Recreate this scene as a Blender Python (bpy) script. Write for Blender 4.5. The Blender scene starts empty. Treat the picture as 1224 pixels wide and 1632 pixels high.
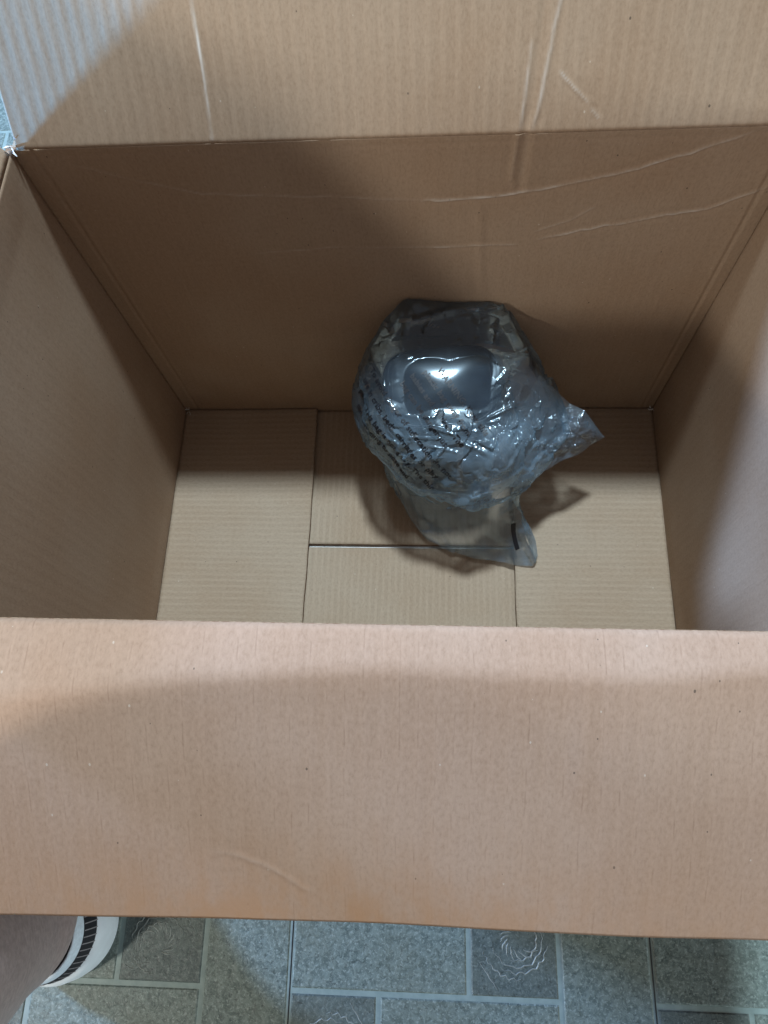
import bpy, bmesh, math, random
import numpy as np
from mathutils import Vector, Matrix, noise
from mathutils.bvhtree import BVHTree

random.seed(7)
rng = np.random.default_rng(11)
scene = bpy.context.scene
COL = scene.collection
rad = math.radians

# ------------------------------------------------------------------ sizes (metres)
W, D, H, T = 0.50, 0.305, 0.3514, 0.004      # inner box width, depth, height, board thickness
LF = 0.1525                                   # flap length = half the depth
FLOOR_Z = -0.0125

# ------------------------------------------------------------------ camera
cam_d = bpy.data.cameras.new('camera')
cam = bpy.data.objects.new('camera', cam_d)
COL.objects.link(cam)
cr = Vector((0.99708347, 0.03266438, -0.06897531))
cu = Vector((-0.0067901, 0.93816305, 0.34612712))
cf = Vector((-0.07601611, 0.34464928, -0.93564867))
M = Matrix((cr, cu, -cf)).transposed().to_4x4()
M.translation = Vector((0.27854141, -0.07019349, 0.69592179))
cam.matrix_world = M
cam_d.sensor_fit = 'VERTICAL'
cam_d.sensor_height = 36.0
cam_d.lens = 36.0 * 1162.34 / 1632.0
cam_d.clip_start = 0.01
cam_d.clip_end = 100
scene.camera = cam

# ------------------------------------------------------------------ world, lamps, exposure
world = bpy.data.worlds.new('World')
scene.world = world
world.use_nodes = True
bg = world.node_tree.nodes['Background']
bg.inputs[0].default_value = (1.0, 0.86, 0.87, 1)
bg.inputs[1].default_value = 0.155

def aim(o, target):
    o.rotation_euler = (Vector(target) - o.location).to_track_quat('-Z', 'Y').to_euler()

def area(name, target, to_dir, dist, sx, sy, power, color):
    l = bpy.data.lights.new(name, 'AREA')
    l.shape = 'RECTANGLE'; l.size = sx; l.size_y = sy
    l.energy = power; l.color = color
    o = bpy.data.objects.new(name, l); COL.objects.link(o)
    o.location = Vector(target) + Vector(to_dir).normalized() * dist
    aim(o, target)
    return o

DAY = (0.74, 0.90, 1.0)
# key: lamp high behind the box
sp = bpy.data.lights.new('key_lamp', 'SPOT')
sp.energy = 220; sp.color = (0.72, 0.885, 1.0)
sp.shadow_soft_size = 0.085
sp.spot_size = rad(120); sp.spot_blend = 0.3
key = bpy.data.objects.new('key_lamp', sp); COL.objects.link(key)
key.location = (0.33, 0.76, 2.15)
aim(key, (0.25, 0.12, 0.2))

C0 = (0.25, 0.12, 0.3)
area('window_light_rear', C0, (0.05, 0.76, 0.62), 2.6, 1.6, 0.9, 30, (0.28, 0.58, 1.0))
area('window_light_front_left', (0.25, 0.2, 0.28), (-0.80, -0.71, 0.389), 1.138, 0.07, 0.07, 5.3, (1.0, 0.97, 0.89))
area('low_right_fill', (0.1, -0.25, 0.0), (1.4, -0.70, 0.27), 1.588, 0.16, 0.16, 10, (0.80, 0.95, 1.0))  # added unseen lamp, kept low to brighten the shoe and front tiles
sl = bpy.data.lights.new('window_light_left', 'SPOT')
sl.energy = 5400; sl.color = (0.145, 0.47, 1.0); sl.shadow_soft_size = 0.14; sl.spot_size = rad(6.2); sl.spot_blend = 0.6
slo = bpy.data.objects.new('window_light_left', sl); COL.objects.link(slo)
slo.location = Vector((0.05, 0.34, 0.42)) + Vector((-1.0, -0.30, 0.05)).normalized() * 6.0
aim(slo, (0.05, 0.36, 0.45))
area('window_light_rear_left', C0, (-1.0, 0.47, 0.55), 6.0, 0.5, 0.5, 560, (0.38, 0.59, 1.0))

scene.view_settings.view_transform = 'Standard'
scene.view_settings.look = 'None'
scene.view_settings.exposure = 0.0
scene.view_settings.gamma = 1.0
scene.view_settings.use_curve_mapping = False
scene.render.engine = 'CYCLES'
scene.cycles.max_bounces = 8
scene.cycles.transparent_max_bounces = 20
scene.cycles.diffuse_bounces = 4
scene.cycles.use_denoising = True

# ------------------------------------------------------------------ node helpers
def new_mat(name):
    m = bpy.data.materials.new(name); m.use_nodes = True
    nt = m.node_tree; nt.nodes.clear()
    out = nt.nodes.new('ShaderNodeOutputMaterial')
    return m, nt, out

class N:
    def __init__(s, nt): s.nt = nt
    def __call__(s, kind, **kw):
        n = s.nt.nodes.new('ShaderNode' + kind)
        for k, v in kw.items():
            if k.startswith('i_'): n.inputs[k[2:].replace('_', ' ')].default_value = v
            else: setattr(n, k, v)
        return n
    def link(s, a, b): s.nt.links.new(a, b)
    def math(s, op, a, b=None, c=None, clamp=False):
        n = s.nt.nodes.new('ShaderNodeMath'); n.operation = op; n.use_clamp = clamp
        for i, v in enumerate((a, b, c)):
            if v is None: continue
            if hasattr(v, 'links'): s.nt.links.new(v, n.inputs[i])
            else: n.inputs[i].default_value = v
        return n.outputs[0]
    def mix(s, fac, a, b, mode='MIX'):
        n = s.nt.nodes.new('ShaderNodeMix'); n.data_type = 'RGBA'; n.blend_type = mode
        for sock, v in ((n.inputs[0], fac), (n.inputs[6], a), (n.inputs[7], b)):
            if hasattr(v, 'links'): s.nt.links.new(v, sock)
            else: sock.default_value = v if isinstance(v, (int, float)) else (*v, 1)
        return n.outputs[2]
    def noise(s, vec, scale, detail=3, rough=0.55, dist=0.0, dim='3D'):
        n = s.nt.nodes.new('ShaderNodeTexNoise'); n.noise_dimensions = dim
        n.inputs['Scale'].default_value = scale; n.inputs['Detail'].default_value = detail
        n.inputs['Roughness'].default_value = rough; n.inputs['Distortion'].default_value = dist
        s.nt.links.new(vec, n.inputs['Vector']); return n.outputs['Fac']
    def ramp(s, fac, a, b):
        n = s.nt.nodes.new('ShaderNodeMapRange'); n.interpolation_type = 'SMOOTHSTEP'
        s.nt.links.new(fac, n.inputs[0]); n.inputs[1].default_value = a; n.inputs[2].default_value = b
        return n.outputs[0]
    def scale(s, vec, xyz):
        n = s.nt.nodes.new('ShaderNodeMapping'); n.inputs['Scale'].default_value = xyz
        s.nt.links.new(vec, n.inputs['Vector']); return n.outputs[0]

# ------------------------------------------------------------------ kraft cardboard
def cardboard(name, base, flute=0.0086, flute_bump=1.0, streak=0.35, seed=0.0, stripe=0.0):
    m, nt, out = new_mat(name); n = N(nt)
    uv = n('UVMap').outputs[0]
    mp = n('Mapping'); mp.inputs['Location'].default_value = (seed, seed * 0.7, 0); n.link(uv, mp.inputs[0]); uv = mp.outputs[0]
    nz = lambda sc, det=3, ro=0.6: n.noise(n.scale(uv, (sc[0], sc[1], 1)), 1.0, det, ro, dim='2D')
    sep = n('SeparateXYZ'); n.link(uv, sep.inputs[0]); u = sep.outputs[0]
    big = nz((8, 6), 3)
    cloud = nz((55, 30), 3, 0.65)
    grain = nz((560, 300), 3, 0.7)
    # washboard: flutes run along v
    ph = n.math('MULTIPLY_ADD', big, 5.0, n.math('MULTIPLY', u, 2 * math.pi / flute))
    wash = n.math('SINE', ph)
    washa = n.math('MULTIPLY', wash, n.math('MULTIPLY_ADD', cloud, 1.3, -0.1))
    b = base
    col = n.mix(n.ramp(big, 0.3, 0.7), tuple(c * k for c, k in zip(b, (0.95, 0.92, 0.89))), tuple(c * k for c, k in zip(b, (1.04, 1.07, 1.10))))
    col = n.mix(n.math('MULTIPLY', n.ramp(cloud, 0.35, 0.7), 0.20), col, tuple(c * 0.84 for c in b))
    col = n.mix(n.math('MULTIPLY', n.ramp(grain, 0.46, 0.78), 0.34), col, tuple(c * k for c, k in zip(b, (0.60, 0.56, 0.50))))
    col = n.mix(n.math('MULTIPLY', n.ramp(grain, 0.52, 0.24), 0.24), col, tuple(min(1, c * k) for c, k in zip(b, (1.30, 1.34, 1.40))))
    if stripe:
        col = n.mix(n.math('MULTIPLY', n.math('MULTIPLY', n.ramp(wash, -0.2, 0.9), n.ramp(cloud, 0.2, 0.6)), stripe), col, tuple(min(1, c * k) for c, k in zip(b, (1.55, 1.6, 1.68))))
    # narrow broken dark streaks where the liner sinks between flutes
    ln = n.ramp(wash, 0.93, 1.0)
    brk = n.ramp(nz((170, 60), 2, 0.7), 0.46, 0.72)
    col = n.mix(n.math('MULTIPLY', n.math('MULTIPLY', ln, brk), streak), col, tuple(c * k for c, k in zip(b, (0.48, 0.42, 0.36))))
    # flecks
    vo = n('TexVoronoi', voronoi_dimensions='2D'); vo.inputs['Scale'].default_value = 1.0
    n.link(n.scale(uv, (95, 66, 1)), vo.inputs['Vector'])
    fsep = n('SeparateColor'); n.link(vo.outputs['Color'], fsep.inputs[0])
    size = n.math('MULTIPLY', fsep.outputs[1], 0.055)
    near = n.math('LESS_THAN', vo.outputs['Distance'], size)
    fl = n.math('MULTIPLY', near, n.math('GREATER_THAN', fsep.outputs[0], 0.93))
    col = n.mix(n.math('MULTIPLY', fl, 0.7), col, (0.06, 0.045, 0.035))
    fl2 = n.math('MULTIPLY', near, n.math('LESS_THAN', fsep.outputs[0], 0.07))
    col = n.mix(n.math('MULTIPLY', fl2, 0.4), col, (0.66, 0.58, 0.48))
    # worn (whitened) creases carried by the mesh
    at = n('Attribute', attribute_name='wear'); wv = at.outputs['Fac']
    wn = n.ramp(cloud, 0.25, 0.6)
    col = n.mix(n.math('MULTIPLY', n.math('MULTIPLY_ADD', wn, 0.65, 0.35), n.math('MULTIPLY', wv, 0.95), clamp=True), col, (0.78, 0.75, 0.71))
    # orange bounce light painted into the colour at the cut end of a flap
    st = n('Attribute', attribute_name='bounce_tint')
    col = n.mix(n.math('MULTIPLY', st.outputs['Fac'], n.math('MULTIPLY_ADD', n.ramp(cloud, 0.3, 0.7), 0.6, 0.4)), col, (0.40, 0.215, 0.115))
    bs = n('BsdfPrincipled'); bs.inputs['Roughness'].default_value = 0.78
    bs.inputs['Specular IOR Level'].default_value = 0.25
    n.link(col, bs.inputs['Base Color'])
    hgt = n.math('MULTIPLY_ADD', washa, 0.00016 * flute_bump, n.math('MULTIPLY', grain, 0.00009))
    bp = n('Bump'); bp.inputs['Strength'].default_value = 0.9; bp.inputs['Distance'].default_value = 1.0
    n.link(hgt, bp.inputs['Height']); n.link(bp.outputs[0], bs.inputs['Normal'])
    n.link(bs.outputs[0], out.inputs[0])
    return m

KRAFT = (0.356, 0.250, 0.170)
mat_in = cardboard('kraft_inside', KRAFT, flute_bump=0.30, streak=0.2, stripe=0.05)
mat_flap_back = cardboard('kraft_flap_washboard', KRAFT, flute_bump=1.35, streak=0.10, seed=3.1, stripe=0.14)
mat_bottom = cardboard('kraft_bottom', (0.366, 0.277, 0.196), flute=0.0062, flute_bump=0.6, streak=0.12, seed=5.3, stripe=0.16)
mat_front = cardboard('kraft_front_flap', (0.385, 0.248, 0.170), flute_bump=0.25, streak=0.30, seed=8.7, stripe=0.07)

def edge_material():
    m, nt, out = new_mat('kraft_cut_edge'); n = N(nt)
    tc = n('TexCoord').outputs['Object']
    col = n.mix(n.ramp(n.noise(tc, 260, 3), 0.35, 0.65), (0.20, 0.115, 0.065), (0.36, 0.25, 0.165))
    bs = n('BsdfPrincipled'); bs.inputs['Roughness'].default_value = 0.9
    n.link(col, bs.inputs['Base Color']); n.link(bs.outputs[0], out.inputs[0])
    return m
mat_edge = edge_material()

def plain(name, color, rough=0.5, noise_scale=60, var=0.12, bump=0.0, **kw):
    m, nt, out = new_mat(name); n = N(nt)
    tc = n('TexCoord').outputs['Object']
    f = n.noise(tc, noise_scale, 4, 0.6)
    col = n.mix(n.ramp(f, 0.3, 0.7), tuple(c * (1 - var) for c in color), tuple(min(1, c * (1 + var)) for c in color))
    bs = n('BsdfPrincipled'); bs.inputs['Roughness'].default_value = rough
    for k, v in kw.items(): bs.inputs[k].default_value = v
    n.link(col, bs.inputs['Base Color'])
    if bump:
        bp = n('Bump'); bp.inputs['Distance'].default_value = bump; bp.inputs['Strength'].default_value = 1.0
        n.link(f, bp.inputs['Height']); n.link(bp.outputs[0], bs.inputs['Normal'])
    n.link(bs.outputs[0], out.inputs[0])
    return m

# ------------------------------------------------------------------ object helpers
def link_mesh(name, me, parent=None):
    o = bpy.data.objects.new(name, me); COL.objects.link(o)
    if parent: o.parent = parent
    return o

def empty(name, loc=(0, 0, 0)):
    o = bpy.data.objects.new(name, None); COL.objects.link(o); o.location = loc
    o.empty_display_size = 0.02
    return o

def tag(o, label=None, cat=None, group=None, kind=None):
    for k, v in (('label', label), ('category', cat), ('group', group), ('kind', kind)):
        if v: o[k] = v
    return o

def smoothnoise(U, V, fu, fv, seed):
    out = np.zeros(U.shape)
    r = np.random.default_rng(seed)
    for k in range(5):
        a, b = r.uniform(-1, 1, 2); p = r.uniform(0, 6.28)
        out += np.sin(U * fu * a * 6.28 + V * fv * b * 6.28 + p)
    return out / 5

def poly_dist(U, V, pts):
    """distance to a polyline and position 0..1 along it"""
    best = np.full(U.shape, 1e9); pos = np.zeros(U.shape)
    n = len(pts) - 1
    for i in range(n):
        ax, ay = pts[i]; bx, by = pts[i + 1]
        dx, dy = bx - ax, by - ay; L2 = dx * dx + dy * dy
        t = np.clip(((U - ax) * dx + (V - ay) * dy) / L2, 0, 1)
        d = np.hypot(U - ax - t * dx, V - ay - t * dy)
        m = d < best
        best = np.where(m, d, best); pos = np.where(m, (i + t) / n, pos)
    return best, pos

def jitter_line(pts, amp, steps, seed):
    r = np.random.default_rng(seed); out = []
    for i in range(len(pts) - 1):
        for k in range(steps):
            t = k / steps
            out.append((pts[i][0] * (1 - t) + pts[i + 1][0] * t + r.normal(0, amp), pts[i][1] * (1 - t) + pts[i + 1][1] * t + r.normal(0, amp)))
    out.append(pts[-1]); return out

def panel(name, parent, point, normal, u0, u1, v0, v1, step, mat, creases=(), bow=0.0015, seed=1, thick=T,
          bounce_tint=None, swap_uv=False, full_back=False):
    """A board: fine inner face built from point(U,V) + h*normal(U,V), cut edges and a plain outer face.
    creases: (polyline in u,v, height, width, wear)"""
    nu = max(2, int((u1 - u0) / step)); nv = max(2, int((v1 - v0) / step))
    U, V = np.meshgrid(np.linspace(u0, u1, nu + 1), np.linspace(v0, v1, nv + 1), indexing='ij')
    fade = np.clip(np.minimum.reduce([(U - u0), (u1 - U), (V - v0), (v1 - V)]) / 0.03, 0, 1)
    h = bow * smoothnoise(U, V, 4, 4, seed) * fade
    wear = np.zeros(U.shape)
    for cr_ in creases:
        pts, hh, wd, we = cr_[:4]
        d, pos = poly_dist(U, V, pts)
        g = np.exp(-(d / wd) ** 2)
        end = np.clip(np.minimum(pos, 1 - pos) / 0.12, 0, 1) if len(cr_) < 5 else 1.0
        vary = 0.65 + 0.35 * smoothnoise(U, V, 60, 60, seed + 5)
        h = h + hh * g * end - 0.45 * hh * np.exp(-(d / (wd * 3.2)) ** 2) * end
        wear = np.maximum(wear, np.exp(-(d / (wd * 0.6)) ** 2) * we * end * vary)
    P = point(U, V)                                   # (...,3)
    Nn = normal(U, V)
    X = P + h[..., None] * Nn
    B = P - thick * Nn
    idx = np.arange((nu + 1) * (nv + 1)).reshape(nu + 1, nv + 1)
    verts = X.reshape(-1, 3)
    faces = np.stack([idx[:-1, :-1], idx[1:, :-1], idx[1:, 1:], idx[:-1, 1:]], -1).reshape(-1, 4).tolist()
    ring = list(idx[:, 0]) + list(idx[-1, 1:]) + list(idx[-2::-1, -1]) + list(idx[0, -2:0:-1])
    off = len(verts); nin = len(faces); nb = len(ring)
    bsel = np.arange(len(verts)) if full_back else np.array(ring)
    verts = np.concatenate([verts, B.reshape(-1, 3)[bsel]])
    lookup = {int(r): off + i for i, r in enumerate(bsel)}
    for i in range(nb):
        j = (i + 1) % nb
        faces.append([ring[j], ring[i], lookup[int(ring[i])], lookup[int(ring[j])]])
    if full_back:
        faces += [[off + q for q in f[::-1]] for f in faces[:nin]]
    else:
        for k in range(nv):
            faces.append([lookup[int(idx[0, k])], lookup[int(idx[0, k + 1])], lookup[int(idx[nu, k + 1])], lookup[int(idx[nu, k])]])
    me = bpy.data.meshes.new(name)
    me.from_pydata(verts.tolist(), [], faces)
    # orientation: make the inner face point along the normal
    uvl = me.uv_layers.new(name='UVMap')
    UVc = np.stack([U.reshape(-1), V.reshape(-1)], -1)
    if swap_uv: UVc = UVc[:, ::-1]
    UVc = np.concatenate([UVc, UVc[bsel]])
    li = np.empty(len(me.loops), dtype=np.int32); me.loops.foreach_get('vertex_index', li)
    uvl.data.foreach_set('uv', UVc[li].reshape(-1))
    at = me.attributes.new('wear', 'FLOAT', 'POINT')
    at.data.foreach_set('value', np.concatenate([wear.reshape(-1), np.zeros(len(bsel))]))
    ss = me.attributes.new('bounce_tint', 'FLOAT', 'POINT')
    sv = bounce_tint(U, V) if bounce_tint is not None else np.zeros(U.shape)
    ss.data.foreach_set('value', np.concatenate([sv.reshape(-1), np.zeros(len(bsel))]))
    me.materials.append(mat); me.materials.append(mat_edge)
    mi = np.zeros(len(me.polygons), dtype=np.int32); mi[nin:nin + nb] = 1
    me.polygons.foreach_set('material_index', mi)
    sm = np.zeros(len(me.polygons), dtype=bool); sm[:nin] = True
    me.polygons.foreach_set('use_smooth', sm)
    me.update()
    # flip if the first inner face looks away from the normal
    f0 = me.polygons[nin // 2]
    if Vector(f0.normal).dot(Vector(Nn.reshape(-1, 3)[len(Nn.reshape(-1, 3)) // 2])) < 0:
        me.flip_normals()
    return link_mesh(name, me, parent)

def const(n):
    n = np.array(n, float); n /= np.linalg.norm(n)
    return lambda U, V: np.broadcast_to(n, U.shape + (3,))

# ================================================================== FLOOR
m_f, nt, out = new_mat('vinyl_grout'); n = N(nt)
tc = n('TexCoord').outputs['Object']
c = n.mix(n.ramp(n.noise(tc, 120, 4), 0.3, 0.7), (0.21, 0.285, 0.27), (0.265, 0.345, 0.325))
bs = n('BsdfPrincipled'); bs.inputs['Roughness'].default_value = 0.5
n.link(c, bs.inputs['Base Color']); n.link(bs.outputs[0], out.inputs[0])

def tile_mat(name, dark, mid, light):
    m, nt, out = new_mat(name); n = N(nt)
    g = n('NewGeometry').outputs['Position']
    a = n.noise(g, 170, 5, 0.72, 0.6); b = n.noise(g, 420, 3, 0.7, 0.4); big = n.noise(g, 14, 3)
    col = n.mix(n.ramp(a, 0.36, 0.62), dark, mid)
    col = n.mix(n.math('MULTIPLY', n.ramp(b, 0.50, 0.68), 0.75), col, light)
    col = n.mix(n.math('MULTIPLY', n.ramp(n.noise(g, 300, 3, 0.7), 0.56, 0.70), 0.7), col, tuple(x * 0.45 for x in dark))
    col = n.mix(n.math('MULTIPLY', n.ramp(big, 0.4, 0.7), 0.25), col, (0.16, 0.17, 0.12))
    bs = n('BsdfPrincipled'); bs.inputs['Roughness'].default_value = 0.42
    bs.inputs['Specular IOR Level'].default_value = 0.4
    n.link(col, bs.inputs['Base Color'])
    bp = n('Bump'); bp.inputs['Distance'].default_value = 0.0009; bp.inputs['Strength'].default_value = 0.8
    n.link(a, bp.inputs['Height']); n.link(bp.outputs[0], bs.inputs['Normal'])
    n.link(bs.outputs[0], out.inputs[0]); return m
m_tile = tile_mat('vinyl_tile_speckled', (0.095, 0.132, 0.122), (0.19, 0.245, 0.225), (0.34, 0.41, 0.38))
m_tiled = tile_mat('vinyl_tile_dark', (0.070, 0.095, 0.090), (0.12, 0.155, 0.145), (0.20, 0.245, 0.23))
m_swirl = plain('vinyl_swirl_print', (0.24, 0.27, 0.25), 0.45, 300, 0.25)
m_seam = plain('vinyl_seam', (0.015, 0.017, 0.018), 0.8)

def slab_mesh(name, sx, sy, h=0.0007, bev=0.0011):
    bm = bmesh.new()
    lo = [bm.verts.new((x, y, 0)) for x, y in ((0, 0), (sx, 0), (sx, sy), (0, sy))]
    hi = [bm.verts.new((x, y, h)) for x, y in ((bev, bev), (sx - bev, bev), (sx - bev, sy - bev), (bev, sy - bev))]
    bm.faces.new(hi)
    for i in range(4):
        j = (i + 1) % 4
        bm.faces.new((lo[i], lo[j], hi[j], hi[i]))
    me = bpy.data.meshes.new(name); bm.to_mesh(me); bm.free(); return me

def ribbon(bm, pts, w, z0, hgt):
    """thin raised ridge following pts"""
    prev = None
    m_ = len(pts)
    for i, p in enumerate(pts):
        a = Vector(pts[max(i - 1, 0)]); b = Vector(pts[min(i + 1, m_ - 1)])
        d = (b - a); d = d.normalized() if d.length > 1e-9 else Vector((1, 0)); nrm = Vector((-d.y, d.x))
        ww = w * math.sin(math.pi * (0.12 + 0.76 * i / (m_ - 1)))
        l = bm.verts.new((p[0] + nrm.x * ww, p[1] + nrm.y * ww, z0)); t = bm.verts.new((p[0], p[1], z0 + hgt)); r_ = bm.verts.new((p[0] - nrm.x * ww, p[1] - nrm.y * ww, z0))
        if prev:
            bm.faces.new((prev[0], l, t, prev[1])); bm.faces.new((prev[1], t, r_, prev[2]))
        prev = (l, t, r_)

def swirl_mesh(s):
    """shell-like print of curved strokes on the small square tiles"""
    bm = bmesh.new(); r = random.Random(4)
    cx, cy = s * 0.46, s * 0.40
    for k in range(9):                                 # ribs of the shell
        a0 = rad(-70 + k * 24); rr = s * (0.15 + 0.010 * k)
        pts = []
        for i in range(9):
            t = i / 8; a = a0 + t * rad(34); q = rr * (0.55 + 0.62 * t)
            pts.append((cx + q * math.cos(a) + r.uniform(-.0005, .0005), cy + q * math.sin(a)))
        ribbon(bm, pts, s * 0.0085, 0.00071, 0.00035)
    for rr, a0, a1, wob in ((0.30, 20, 200, .01), (0.36, 60, 175, .014), (0.23, 70, 230, .008), (0.42, 20, 95, .012), (0.33, 195, 262, .01)):
        pts = []
        for i in range(22):
            a = rad(a0 + (a1 - a0) * i / 21); q = s * (rr + wob * math.sin(i * 1.7) + r.uniform(-.006, .006))
            pts.append((cx + q * math.cos(a), cy + q * math.sin(a)))
        ribbon(bm, pts, s * 0.008, 0.00071, 0.00035)
    pts = [(s * (0.06 + 0.30 * i / 10), s * (0.16 - 0.035 * math.sin(i * .5) + r.uniform(-.006, .006))) for i in range(11)]
    ribbon(bm, pts, s * 0.008, 0.00071, 0.00035)
    pts = [(s * (0.70 + 0.022 * i), s * (0.93 - 0.03 * i + r.uniform(-.008, .008))) for i in range(10)]
    ribbon(bm, pts, s * 0.008, 0.00071, 0.00035)
    me = bpy.data.meshes.new('swirl'); bm.to_mesh(me); bm.free(); me.materials.append(m_swirl); return me

Mo, G = 0.0752, 0.0042                                # module, grout joint
bm = bmesh.new()
vs = [bm.verts.new(p) for p in ((-3, -3, 0), (3.5, -3, 0), (3.5, 3.5, 0), (-3, 3.5, 0))]
bm.faces.new(vs)
me = bpy.data.meshes.new('floor'); bm.to_mesh(me); bm.free(); me.materials.append(m_f)
floor = tag(link_mesh('floor', me), kind='structure')
floor.location = (0, 0, FLOOR_Z)
FROT = rad(0.6)
floor.rotation_euler = (0, 0, FROT)

me_wide = slab_mesh('tile_wide', 2 * Mo - G, Mo - G); me_wide.materials.append(m_tile)
me_tall = slab_mesh('tile_tall', Mo - G, 2 * Mo - G); me_tall.materials.append(m_tile)
me_sq = slab_mesh('tile_square', Mo - G, Mo - G); me_sq.materials.append(m_tiled)
me_sw = swirl_mesh(Mo - G)
X0, Y0 = 0.0775, -0.2405                               # left side of a tall tile / the row joint
cells = []
for i in range(-8, 10):
    for j in range(-14, 18):
        x = X0 + i * 4 * Mo; y = Y0 + (2 * j) * Mo
        for (me_, dx, dy, sx, sy) in ((me_tall, 0, -Mo, 1, 2), (me_wide, Mo, 0, 2, 1), (me_sq, 3 * Mo, 0, 1, 1), (me_sq, Mo, -Mo, 1, 1), (me_wide, 2 * Mo, -Mo, 2, 1)):
            tx, ty = x + dx + G / 2, y + dy + G / 2
            cx, cy = tx + sx * Mo / 2, ty + sy * Mo / 2
            under = 0.03 < tx and tx + sx * Mo < 0.47 and 0.03 < ty and ty + sy * Mo < 0.27
            if under: continue
            cells.append((math.hypot(cx - 0.25, cy + 0.05) , me_, tx, ty))
cells.sort(key=lambda c: c[0])
rest = bmesh.new()
for k, (d, me_, tx, ty) in enumerate(cells):
    if d > 2.6: continue
    if k < 280:
        t = link_mesh('tile', me_, floor); t.location = (tx, ty, 0.0)
        if me_ is me_sq:
            s = link_mesh('swirl', me_sw, t); s.location = (0, 0, 0)
            if (k * 7) % 3 == 1:
                s.location = (Mo - G, Mo - G, 0); s.rotation_euler = (0, 0, math.pi)
    else:
        n0 = len(rest.verts); rest.from_mesh(me_); rest.verts.ensure_lookup_table()
        bmesh.ops.translate(rest, vec=(tx, ty, 0), verts=rest.verts[n0:])
me = bpy.data.meshes.new('far_tiles'); rest.to_mesh(me); rest.free(); me.materials.append(m_tile)
o = link_mesh('far_tiles', me, floor); o['kind'] = 'stuff'
# sheet seams: thin dark cut lines along the tall tiles
for i in (-2, -1, 0, 1, 2):
    bm = bmesh.new()
    x = X0 + i * 4 * Mo + Mo + 0.0003
    pts = [(x + 0.0002 * math.sin(k * 1.3), -0.9 + k * 0.05) for k in range(40)]
    ribbon(bm, pts, 0.00055, 0.0002, 0.0002)
    me = bpy.data.meshes.new('seam'); bm.to_mesh(me); bm.free(); me.materials.append(m_seam)
    link_mesh('seam', me, floor)

# ================================================================== CARDBOARD BOX
box = tag(empty('cardboard_box', (0, 0, 0)), 'large open brown cardboard box with its flaps folded out, standing on the vinyl tiles', 'box')

back_creases = [
    (jitter_line([(0.029, 0.341), (0.065, 0.325), (0.113, 0.309), (0.182, 0.304), (0.277, 0.298)], 0.0004, 5, 1), 0.0006, 0.0011, 0.22),
    (jitter_line([(0.262, 0.299), (0.277, 0.298), (0.319, 0.301), (0.36, 0.309), (0.399, 0.318), (0.434, 0.332), (0.470, 0.349)], 0.0004, 5, 2), 0.0013, 0.0013, 0.7),
    (jitter_line([(0.133, 0.248), (0.211, 0.252), (0.286, 0.251)], 0.0004, 5, 3), 0.0004, 0.0010, 0.20),
    (jitter_line([(0.270, 0.251), (0.286, 0.251), (0.337, 0.253)], 0.0004, 5, 4), 0.0009, 0.0012, 0.4),
    (jitter_line([(0.347, 0.257), (0.385, 0.267), (0.434, 0.278), (0.462, 0.283), (0.498, 0.306)], 0.0005, 5, 5), 0.0012, 0.0012, 0.6),
    (jitter_line([(0.345, 0.265), (0.368, 0.275), (0.385, 0.288)], 0.0004, 4, 6), 0.0005, 0.001, 0.25),
    ([(0.304, 0.302), (0.308, 0.24), (0.313, 0.185)], 0.0007, 0.0035, 0.0),
    ([(0.331, 0.351), (0.3305, 0.307)], -0.0011, 0.003, 0.05, 1),
    ([(0.325, 0.351), (0.324, 0.315)], 0.0010, 0.002, 0.06, 1),
    ([(0.0135, 0.0), (0.0135, 0.351)], -0.0013, 0.0014, 0.0, 1),
    ([(0.4895, 0.0), (0.4895, 0.351)], -0.0013, 0.0014, 0.0, 1),
    ([(0.0, 0.3455), (0.5, 0.3455)], -0.0004, 0.002, 0.0, 1),
]
panel('wall', box, lambda U, V: np.stack([U, np.full(U.shape, D), V], -1), const((0, -1, 0)), -T, W + T, -0.0105, H, 0.00125, mat_in, back_creases, 0.0014, 3)
panel('wall', box, lambda U, V: np.stack([U, np.zeros(U.shape), V], -1), const((0, 1, 0)), -T, W + T, -0.0105, H - 0.002, 0.006, mat_in, (), 0.001, 4)
lw = [([(0.297, 0), (0.297, H)], -0.0012, 0.0016, 0.0, 1)]
panel('wall', box, lambda U, V: np.stack([np.zeros(U.shape), U, V], -1), const((1, 0, 0)), 0.0, D, -0.0105, H, 0.003, mat_in, (), 0.0022, 5)
panel('wall', box, lambda U, V: np.stack([np.full(U.shape, W), U, V], -1), const((-1, 0, 0)), 0.0, D, -0.0105, H, 0.003, mat_in, (), 0.0024, 6)

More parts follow.
